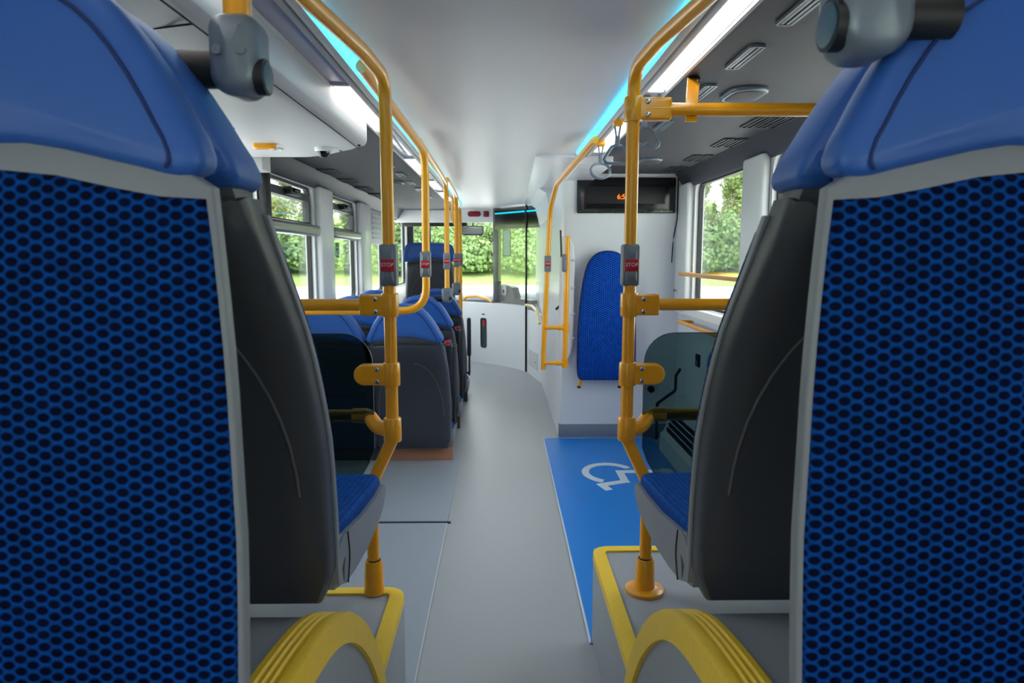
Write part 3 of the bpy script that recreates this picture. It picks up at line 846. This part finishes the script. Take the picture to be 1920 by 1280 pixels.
# padded perch
hw = [(.0, .178), (.012, .188), (.04, .196), (.10, .20), (.2, .2), (.30, .198), (.40, .194), (.50, .187), (.60, .177), (.68, .166), (.75, .151), (.79, .138), (.82, .123), (.845, .103), (.862, .083), (.875, .058), (.882, .03), (.884, .008)]
ro = [(w, z) for z, w in hw]
o = [(.726 + x, .445 + z) for x, z in ro + [(-x, z) for x, z in reversed(ro)]]
t = thing('padded_backrest', 'tall blue patterned padded backrest on the white bulkhead', 'backrest', (.726, 4.68, .445))
obj('pad', puffy(bm_new(), o, .07, .022, .006, lambda u, n, v: Vector((u, 4.655 + n, v)), bulge=.01, nin=6), M['fabb'], t)
obj('piping', T([(u, 4.672, v) for u, v in inset(o, -.001)], .004, 6, closed=True), M['seam'], t)
for x in (.545, .83):
    lg = obj('support_leg', T([(x + .02, 4.70, .47), (x - .0, 4.71, .39)], .012, 10), M['pole'], t)
    obj('rubber_foot', T([(x, 4.71, .393), (x - .003, 4.711, .378)], .013, 10), M['black'], lg)
bm = T([(1.215, 4.70, 1.063), (1.215, 4.66, 1.063)], .010, 10); tube(bm, [(1.215, 4.66, 1.063), (1.215, 4.645, 1.063)], .022, 12); tube(bm, [(1.19, 4.70, 1.063), (1.235, 4.70, 1.063)], .008, 8)
tag(obj('coat_hook', bm, M['black']), 'small black hook on the bulkhead beside the right window', 'hook')
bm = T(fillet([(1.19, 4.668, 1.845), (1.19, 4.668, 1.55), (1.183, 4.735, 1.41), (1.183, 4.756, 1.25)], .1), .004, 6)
tag(obj('wall_cable', bm, M['black']), 'thin dark shadow gap line running down beside the display', 'cable')  # dark tube drawn where the bulkhead's edge gap lies in shade

# right window rails and things low on the right wall
def wall_rail(z, lab, y0=3.0, y1=4.40, x=1.15):
    t = thing('window_rail', lab, 'rail', (x, (y0 + y1) / 2, z))
    obj('bar', T([(x, y0, z), (x, y1, z)], .013, 14), M['pole'], t)
    for y in (y0 + .08, y1 - .02):
        obj('bracket', T([(x, y, z), (XR, y, z)], .010, 10), M['pole'], t)
wall_rail(1.184, 'upper orange rail across the right window')
wall_rail(.876, 'lower orange rail below the right window sill')
# heater: sloped perforated cover along the wall foot
t = thing('floor_heater', 'long wall heater with perforated grille behind the right smoked glass', 'heater', (1.16, 3.4, 0))
bm = prism(bm_new(), [(1.24, 0), (1.06, 0), (1.06, .12), (1.085, .14), (1.15, .30), (1.24, .36)], lambda x, z: (x, 2.3, z), lambda x, z: (x, 4.45, z)); obj('casing', bm, M['greywhite'], t)
bm = bm_new()
for k in range(4):
    for j in range(85):
        y = 2.4 + j * .0235; q = .15 + k * .2
        x = 1.085 + (1.15 - 1.085) * q; z = .14 + .16 * q
        box(bm, x - .008, x + .004, y - .008, y + .008, z - .012, z + .012)
g = obj('grille', bm, M['black'], t)
bm = T(fillet([(1.19, 4.47, .55), (1.17, 4.50, .50), (1.17, 4.50, .40), (1.06, 4.55, .30), (1.06, 4.55, .05)], .03), .010, 10)
tag(obj('belt_bar', bm, M['black']), 'bent black bar beside the heater behind smoked glass', 'bracket')
tag(obj('heater_valve', T([(1.06, 4.735, .36), (1.06, 4.765, .36)], .024, 16), M['black']), 'round black knob low on the bulkhead behind smoked glass', 'knob')
t = thing('wall_socket', 'small dark square socket beside the wheelchair sticker', 'socket', (XR, 4.23, .61))
obj('plate', puffy(bm_new(), rrect(4.19, 4.27, .605, .685, .008), .012, .004, .001, lambda u, n, v: Vector((XR - .011 + n, u, v))), M['black'], t)
obj('insert', B(XR - .013, XR - .010, 4.21, 4.24, .62, .645), M['mat_blue'], t)

def wheelchair(parent, f, name, m):
    """wheelchair user figure in a 1 x 1 square, f maps (right, up) and height level to a point"""
    bm = bm_new()
    lev = [0]
    def poly(pts):
        lev[0] += 1; h = 1 + .05 * lev[0]
        prism(bm, pts, lambda a, b: f(a, b, 0), lambda a, b: f(a, b, h))
    def stroke(pts, w):
        for (a, b) in zip(pts, pts[1:]):
            A_, B_ = Vector(a), Vector(b); d = (B_ - A_).normalized(); n = Vector((-d.y, d.x)) * w / 2; e = d * w * .5
            poly([tuple(A_ - e + n), tuple(B_ + e + n), tuple(B_ + e - n), tuple(A_ - e - n)][::-1])
    poly([(.0 + .085 * math.cos(a * PI / 10), .93 + .085 * math.sin(a * PI / 10)) for a in range(20)])
    stroke([(.0, .80), (.02, .40)], .085)
    stroke([(.02, .62), (.22, .62)], .075)
    stroke([(.02, .40), (.30, .40), (.40, .13), (.50, .17)], .085)
    n = 26; a0, a1 = math.radians(120), math.radians(370 - 35)
    ri, ro_ = .235, .315; c = (.05, .28)
    for k in range(n):
        p, q = a0 + (a1 - a0) * k / n, a0 + (a1 - a0) * (k + 1) / n
        poly([(c[0] + r * math.cos(a), c[1] + r * math.sin(a)) for r, a in ((ri, p), (ro_, p), (ro_, q), (ri, q))])
    return obj(name, bm, m, parent, smooth=0)
t = thing('wheelchair_sticker', 'round blue wheelchair sticker on the right wall', 'sticker', (XR, 3.96, .56))
obj('disc', T([(XR - .003, 3.96, .645), (XR + .001, 3.96, .645)], .088, 32), M['mat_blue'], t)
wheelchair(t, lambda a, b, h: (XR - .003 - .001 * h, 3.97 - a * .105, .59 + b * .115), 'wheelchair_symbol', M['sym'])

# blue wheelchair bay on the floor
t = thing('wheelchair_bay_mat', 'blue floor marking of the wheelchair bay on the right', 'floor marking', (.68, 3.4, .0))
obj('mat', prism(bm_new(), [(.30, 2.15), (1.07, 2.15), (1.07, 4.755), (.33, 4.755), (.30, 4.735)], lambda x, y: (x, y, .0), lambda x, y: (x, y, .006)), M['mat_blue'], t)
obj('border', T([(.298, 2.15, .004), (.298, 4.735, .004), (.328, 4.757, .004), (1.07, 4.757, .004)], .0045, 6), M['sym'], t)
wheelchair(t, lambda a, b, h: (.50 + b * .53, 3.99 - a * .62, .0055 + .0015 * h), 'wheelchair_symbol', M['sym'])

# ------------------------------------------------------------------ front of the bus
struct('wall_front', B(-1.4, 1.4, 9.21, 9.32, -.08, .74), M['white'])
struct('wall_front_header', B(-1.4, 1.4, 8.40, 8.48, 1.70, 1.92, .004), M['white'])
struct('ceiling_front', B(-1.3, 1.3, 7.45, 9.3, ZC + .01, ZC + .05), M['ceil'])
t = sroot('window_front', (0, 9.26, .74))
obj('pane', B(-1.25, 1.25, 9.26, 9.266, .74, 1.87), M['clear'], t)
obj('visor_band', B(-1.25, 1.25, 9.24, 9.255, 1.735, 1.87), M['gloss'], t)
obj('side_post', box(box(bm_new(), -1.25, -1.17, 9.20, 9.28, .74, 1.85, .01), -.985, -.94, 9.22, 9.27, .74, 1.74, .01), M['black'], t)
t = thing('dashboard', 'grey dashboard ledge along the windscreen', 'dashboard', (0, 9, .5))
bm = prism(bm_new(), [(8.66, .55), (8.66, .74), (8.72, .775), (9.1, .80), (9.2, .80), (9.2, .55)], lambda y, z: (-1.2, y, z), lambda y, z: (1.2, y, z)); obj('top', bm, M['boxgrey'], t)
tag(obj('sun_visor', B(-1.2, -.42, 8.50, 8.54, 1.655, 1.715, .01), M['black']), 'black sun visor strip under the front header at left', 'visor')
t = thing('stopping_sign', 'dark red lit stopping sign on the front header', 'sign', (-.33, 8.39, 1.76))
obj('casing', puffy(bm_new(), rrect(-.405, -.25, 1.768, 1.832, .028), .02, .006, .002, lambda u, n, v: Vector((u, 8.383 + n, v))), M['maroon'], t)
text('STOPPING', .028, (-.3275, 8.3825, 1.80), FACE_CAM, M['red'], 'lettering', t)
tag(obj('header_lamp', B(-.215, -.15, 8.385, 8.402, 1.765, 1.835, .006), M['maroon']), 'small dark red box right of the stopping sign', 'lamp')
t = thing('interior_mirror', 'driver mirror hanging inside the windscreen', 'mirror', (-.36, 8.78, 1.55))
obj('housing', puffy(bm_new(), rrect(-.50, -.225, 1.555, 1.675, .025), .03, .008, .008, lambda u, n, v: Vector((u, 8.79 + n, v))), M['black'], t)
obj('mirror_glass', puffy(bm_new(), rrect(-.487, -.238, 1.567, 1.663, .018), .004, .001, .001, lambda u, n, v: Vector((u - .0, 8.787 + n, v))), M['chrome'], t)
obj('arm', T([(-.36, 8.80, 1.67), (-.36, 8.80, 1.85)], .008, 8), M['black'], t)

def vplane(p, q, z0, z1, th=.02, bev=0):
    """upright panel between two floor points"""
    p, q = Vector(p), Vector(q); d = (q - p); L = d.length; d.normalize(); n = Vector((-d.y, d.x))
    if n.y < 0: n = -n
    return lambda u, v, w: Vector((p.x + d.x * u * L + n.x * w, p.y + d.y * u * L + n.y * w, v)), L
def panel(bm, p, q, outl, w0, w1):
    f, L = vplane(p, q, 0, 0)
    return prism(bm, [(u, v) for u, v in outl], lambda u, v: f(u, v, w0), lambda u, v: f(u, v, w1))
PA, PB, PC = (-.50, 8.50), (-.08, 8.10), (.275, 7.60)
t = thing('cab_door', 'white half height front panel with narrow upright window', 'door', (-.28, 8.3, 0))
f, L = vplane(PA, PB, 0, 0)
hole = rrect(.60, .75, .20, .545, .035)
outer = rect_like(.0, 1.0, .0, .735)
bm = ring(bm_new(), outer, hole, lambda u, v: f(u, v, 0), lambda u, v: f(u, v, .03)); obj('panel', bm, M['white'], t)
obj('pane', prism(bm_new(), hole, lambda u, v: f(u, v, .008), lambda u, v: f(u, v, .014)), M['tint'], t)
obj('pane_frame', ring(bm_new(), [(u + (.012 if u > .675 else -.012), v + (.008 if v > .37 else -.008)) for u, v in hole], hole, lambda u, v: f(u, v, -.006), lambda u, v: f(u, v, .02)), M['shell'], t)
obj('warning_sticker', prism(bm_new(), [(.645, .45), (.70, .45), (.70, .52), (.645, .52)], lambda u, v: f(u, v, .004), lambda u, v: f(u, v, .0075)), M['red'], t)
obj('latch_slot', prism(bm_new(), [(.63, .59), (.71, .59), (.71, .605), (.63, .605)], lambda u, v: f(u, v, -.004), lambda u, v: f(u, v, .0)), M['black'], t)
f2, L2 = vplane(PB, PC, 0, 0)
bm = bm_new(); cols = []
for k in range(13):
    u = k / 12; bul = .035 * math.sin(u * PI)
    cols.append([bm.verts.new(f2(u, z, bul)) for z in (.0, .742)] + [bm.verts.new(f2(u, z, bul + .03)) for z in (.742, .0)])
for a, b in zip(cols, cols[1:]):
    for i in range(4): bm.faces.new((a[i], a[(i + 1) % 4], b[(i + 1) % 4], b[i]))
bm.faces.new(cols[0]); bm.faces.new(cols[-1])
tag(obj('half_partition', bm, M['white']), 'curved white half height panel left of the dark front post', 'panel')
tag(obj('front_post', T([(PC[0], PC[1], .0), (PC[0], PC[1], 1.86)], .012, 12), M['gloss']), 'slim dark upright post at the glass cab screen', 'post')
# lower white side panel between post and bulkhead side wall
bm = panel(bm_new(), (.287, 7.59), (.41, 6.9), rrect(0, 1, 0, .70, .01), 0, .03)
tag(obj('low_partition', bm, M['white']), 'low white panel right of the dark front post', 'panel')
bm = T(fillet([(.27, 7.55, .757), (.33, 7.40, .757), (.36, 7.0, .74), (.385, 6.85, .62)], .06), .015, 10)
tag(obj('cab_grab_rail', bm, mat('cream_rail', (250, 225, 170), .3)), 'pale yellow rail on the low white panel by the cab', 'rail')
bm = T(fillet([(-.47, 8.62, .74), (-.44, 8.55, .79), (-.30, 8.50, .80), (-.18, 8.40, .775), (-.12, 8.36, .74)], .04), .016, 10)
tag(obj('front_grab_rail', bm, M['pole']), 'yellow rail on top of the white front panel', 'rail')
# glass cab screen
t = thing('cab_screen', 'tall glass driver screen above the curved white panel', 'glass screen', (.1, 7.85, .75))
obj('pane', prism(bm_new(), rrect(0, 1, .75, 1.84, .01), lambda u, v: f2(u, v, .0), lambda u, v: f2(u, v, .008)), M['tint2'], t)
obj('dark_band', prism(bm_new(), rrect(.02, .98, 1.60, 1.84, .01), lambda u, v: f2(u, v, -.004), lambda u, v: f2(u, v, .0)), M['gloss'], t)
obj('edge_post', prism(bm_new(), rrect(-.05, .10, .75, 1.85, .01), lambda u, v: f2(u, v, .0), lambda u, v: f2(u, v, .05)), M['shell'], t)
f3, L3 = vplane((.285, 7.60), (.412, 7.42), 0, 0)
obj('side_pane', prism(bm_new(), rrect(0, 1, .75, 1.84, .01), lambda u, v: f3(u, v, 0), lambda u, v: f3(u, v, .008)), M['tint2'], t)
obj('side_band', prism(bm_new(), rrect(0, 1, 1.60, 1.84, .01), lambda u, v: f3(u, v, -.004), lambda u, v: f3(u, v, 0)), M['gloss'], t)
taupe = mat('console_taupe', (150, 140, 138), .4)
tag(obj('ticket_console', prism(bm_new(), [(.0, .76), (1.0, .76), (1.0, .80), (.50, .81), (.42, .93), (.30, .95), (.0, .95)], lambda u, v: f2(u, v, .07), lambda u, v: f2(u, v, .16)), taupe), 'grey ticket console behind the cab glass', 'console')
for i, (ff, a_, b_, lab) in enumerate(((f2, .04, .96, 'cyan LED reflection line across the head of the tall cab glass'), (f3, .0, 1.0, 'short cyan LED reflection line right of the dark front post'))):  # glowing strips that stand in for LED reflections in the cab glass
    led = obj('cyan_line', prism(bm_new(), rrect(a_, b_, 1.775, 1.79, .004), lambda u, v: ff(u, v, -.012), lambda u, v: ff(u, v, -.005)), M['cyan_reflection'], smooth=0)
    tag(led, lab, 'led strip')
t = thing('card_reader', 'small white card reader on the ticket console', 'card reader', (-.02, 8.02, .85))
obj('body', puffy(bm_new(), rrect(.12, .27, .835, .965, .02), .02, .006, .002, lambda u, n, v: f2(u, v, .045 + n)), M['white'], t)
obj('slot', prism(bm_new(), rrect(.17, .22, .865, .905, .008), lambda u, v: f2(u, v, .041), lambda u, v: f2(u, v, .046)), M['black'], t)
t = thing('cab_monitor', 'small upright framed screen seen through the cab glass', 'monitor', (.04, 8.5, 1.3))
obj('frame', puffy(bm_new(), rrect(.015, .12, 1.29, 1.62, .012), .03, .005, .005, lambda u, n, v: Vector((u, 8.5 + n, v))), M['gloss'], t)
obj('screen', B(.028, .107, 8.497, 8.502, 1.305, 1.605), mat('screen_grey', (150, 168, 195), .2), t)
# soffit and white head of the stair wall
struct('trim_60', prism(bm_new(), [(.192, 3.86), (.43, 3.86), (.43, 7.4), (.235, 7.4)], lambda x, y: (x, y, 1.838), lambda x, y: (x, y, 1.86)), M['white'])
struct('trim_61', prism(bm_new(), [(.405, 1.62), (.36, 1.80), (.30, 1.838), (.45, 1.838), (.45, 1.62)], lambda x, z: (x, 5.6, z), lambda x, z: (x, 7.35, z)), M['white'])
struct('trim_62', B(.43, .62, 3.86, 4.75, 1.80, 1.90, .004), M['white'])
bm = T([(.385, 7.3, 1.70), (.42, 7.3, 1.70)], .03, 16)
tag(obj('hinge_boss', bm, M['grey']), 'round grey hinge high on the white stair wall', 'hinge')
t = thing('service_hatch', 'small square hatch low on the white panel by the cab', 'hatch', (.33, 7.3, .1))
f4, L4 = vplane((.287, 7.59), (.41, 6.9), 0, 0)
obj('cover', prism(bm_new(), rrect(.15, .75, .10, .28, .01), lambda u, v: f4(u, v, -.005), lambda u, v: f4(u, v, 0)), M['greywhite'], t)
obj('lock', T([f4(.65, .18, -.012), f4(.65, .18, 0)], .01, 8), M['chrome'], t)
# green exit sticker on the second left window
t = thing('exit_sticker', 'small green exit sticker on the left window', 'sticker', (XL, 5.4, 1.29))
gr = mat('sticker_green', (20, 120, 80), .5)
obj('sheet', B(XL - .032, XL - .030, 5.34, 5.46, 1.285, 1.40), gr, t)
bm = bm_new()
box(bm, XL - .030, XL - .0292, 5.355, 5.39, 1.30, 1.33); box(bm, XL - .030, XL - .0292, 5.41, 5.445, 1.30, 1.312); box(bm, XL - .030, XL - .0292, 5.41, 5.445, 1.325, 1.337); box(bm, XL - .030, XL - .0292, 5.355, 5.445, 1.36, 1.366)
obj('markings', bm, M['sym'], t)

# ------------------------------------------------------------------ outside
bm = bm_new(); box(bm, -160, 160, -60, 220, -.5, -.42)
g = struct('ground', bm, M['ground'])
bm = bm_new(); n = 96
def vr(a, r, z): return (r * math.sin(a), r * math.cos(a), z)
for k in range(n):
    a, b = 2 * PI * k / n, 2 * PI * (k + 1) / n
    q = [vr(a, 40, -.41), vr(b, 40, -.41), vr(b, 46, .5), vr(a, 46, .5)]
    vs = [bm.verts.new(p) for p in q]; bm.faces.new(vs)
    q2 = [vr(a, 46, .5), vr(b, 46, .5), vr(b, 70, 5.0), vr(a, 70, 5.0)]
    vs = [bm.verts.new(p) for p in q2]; bm.faces.new(vs)
v_ = obj('grass_verge', bm, M['grass'], at=(0, 0, -.42), smooth=0)
v_['kind'] = 'structure'

def tree_mesh(kind, h, w, nl, seed):
    rnd = random.Random(seed); bm = bm_new()
    blobs = []
    for k in range(16):
        a = rnd.uniform(0, 2 * PI); rr = rnd.uniform(0, .6) * w; z = rnd.uniform(.18, .92) * h
        s_ = w * rnd.uniform(.28, .5) * (1.25 - .75 * z / h)
        blobs.append((rr * math.cos(a) * (1.15 - z / h), rr * math.sin(a) * (1.15 - z / h), z, s_))
    for k in range(nl):
        bx, by, bz, s_ = blobs[rnd.randrange(len(blobs))]
        d = Vector((rnd.gauss(0, 1), rnd.gauss(0, 1), rnd.gauss(0, 1))).normalized()
        p = Vector((bx, by, bz)) + d * s_ * rnd.uniform(.55, 1.08)
        if p.z < .05: continue
        e = Vector((rnd.gauss(0, 1), rnd.gauss(0, 1), rnd.gauss(0, 1))).normalized()
        s1 = d.cross(e).normalized() * rnd.uniform(.045, .11); s2 = d.cross(s1).normalized() * s1.length * 1.4
        s2 = s2 * .8 + d * .05
        vs = [bm.verts.new(p + q) for q in (-s1 - s2, s1 - s2 * .6, s1 * .8 + s2, -s1 * .7 + s2 * .8)]
        bm.faces.new(vs)
    return bm
protos = []
for kind, (h, w, nl) in enumerate(((6.2, 2.6, 7500), (3.6, 2.4, 5500), (8.0, 2.4, 6000))):
    t = thing('tree', 'proto', 'tree', (0, 0, -.3))
    bm = tree_mesh(kind, h, w, nl, 11 + kind); bmesh.ops.translate(bm, verts=bm.verts, vec=(0, 0, -.3))
    me_o = obj('foliage', bm, LEAF[kind], t, smooth=0)
    bm = T([(0, 0, -.3), (.05, 0, h * .3), (-.05, .03, h * .62), (0, 0, h * .8)], [.13, .11, .06, .02], 8)
    for k in range(6):
        a = k * 1.05; z = h * (.3 + .08 * k)
        tube(bm, [(0, 0, z), (.9 * math.cos(a), .9 * math.sin(a), z + .9), (1.3 * math.cos(a), 1.3 * math.sin(a), z + 1.7)], [.05, .03, .01], 6)
    obj('trunk', bm, M['bark'], t)
    protos.append(t)
rnd = random.Random(5)
used = set()
KN = ['light green leafy tree', 'low green bush', 'tall pale green tree']
def place(ang, r, kind, where):
    p = (r * math.sin(ang), r * math.cos(ang), -.3 + .8 * max(0, min(1, (r - 40) / 6)) + max(0, (r - 46) * .185))
    lab = KN[kind] + ' ' + where
    grp = KN[kind] + 's ' + where
    if kind not in used:
        o = protos[kind]; used.add(kind); o.location = p; o['label'] = lab; o['group'] = grp; o.rotation_euler = (0, 0, rnd.uniform(0, 6))
    else:
        o = copy_thing(protos[kind], p, lab, rnd.uniform(0, 6), grp)
    s_ = rnd.uniform(.8, 1.15); o.scale = (s_, s_, s_ * rnd.uniform(.9, 1.1))
for lo, hi, where in ((-38, -11.5, 'outside the left windows'), (-11, 5, 'outside the windscreen'), (12, 32, 'outside the right window')):
    a = lo
    i = 0
    while a < hi:
        place(math.radians(a), rnd.uniform(43, 46), 1, where)
        if i % 2 == 0: place(math.radians(a + 1), rnd.uniform(49, 54), 0, where)
        if i % 3 == 1 and where != 'outside the windscreen': place(math.radians(a + .6), rnd.uniform(56, 62), 2, where)
        a += 1.55; i += 1

# ------------------------------------------------------------------ light, camera, look
w = bpy.data.worlds.new('World'); SC.world = w; w.use_nodes = True
nt = w.node_tree; nt.nodes.clear()
tc = nt.nodes.new('ShaderNodeTexCoord'); sp = nt.nodes.new('ShaderNodeSeparateXYZ'); cr = nt.nodes.new('ShaderNodeValToRGB')
bg = nt.nodes.new('ShaderNodeBackground'); ow = nt.nodes.new('ShaderNodeOutputWorld')
cr.color_ramp.elements[0].position = 0; cr.color_ramp.elements[0].color = (1, 1, 1, 1)
cr.color_ramp.elements[1].position = .7; cr.color_ramp.elements[1].color = (.90, .95, 1, 1)
nt.links.new(tc.outputs['Generated'], sp.inputs[0]); nt.links.new(sp.outputs[2], cr.inputs[0]); nt.links.new(cr.outputs[0], bg.inputs[0]); nt.links.new(bg.outputs[0], ow.inputs[0])
bg.inputs['Strength'].default_value = 4.5
sun = bpy.data.lights.new('sun', 'SUN'); sun.energy = 1.5; sun.angle = math.radians(20); sun.color = (1, .97, .92)
so_ = bpy.data.objects.new('sun', sun); C.objects.link(so_); so_.rotation_euler = (math.radians(25), math.radians(-8), 0)

cam = bpy.data.cameras.new('camera'); cam.sensor_width = 36; cam.sensor_fit = 'HORIZONTAL'; cam.lens = 24; cam.clip_start = .02; cam.clip_end = 500
co = bpy.data.objects.new('camera', cam); C.objects.link(co)
pitch = math.atan(161 / 1280); yaw = math.atan(20 * math.cos(pitch) / 1280)
co.location = (0, 0, 1.3); co.rotation_euler = (PI / 2 - pitch, 0, -yaw)
cam.dof.use_dof = True; cam.dof.focus_distance = 2.4; cam.dof.aperture_fstop = 7
SC.camera = co
SC.view_settings.view_transform = 'Standard'; SC.view_settings.look = 'None'; SC.view_settings.gamma = 1; SC.view_settings.use_curve_mapping = False
SC.view_settings.exposure = 0.42
SC.cycles.max_bounces = 8; SC.cycles.diffuse_bounces = 5; SC.cycles.transparent_max_bounces = 12
SC.cycles.sample_clamp_indirect = 6
SC.cycles.use_denoising = True
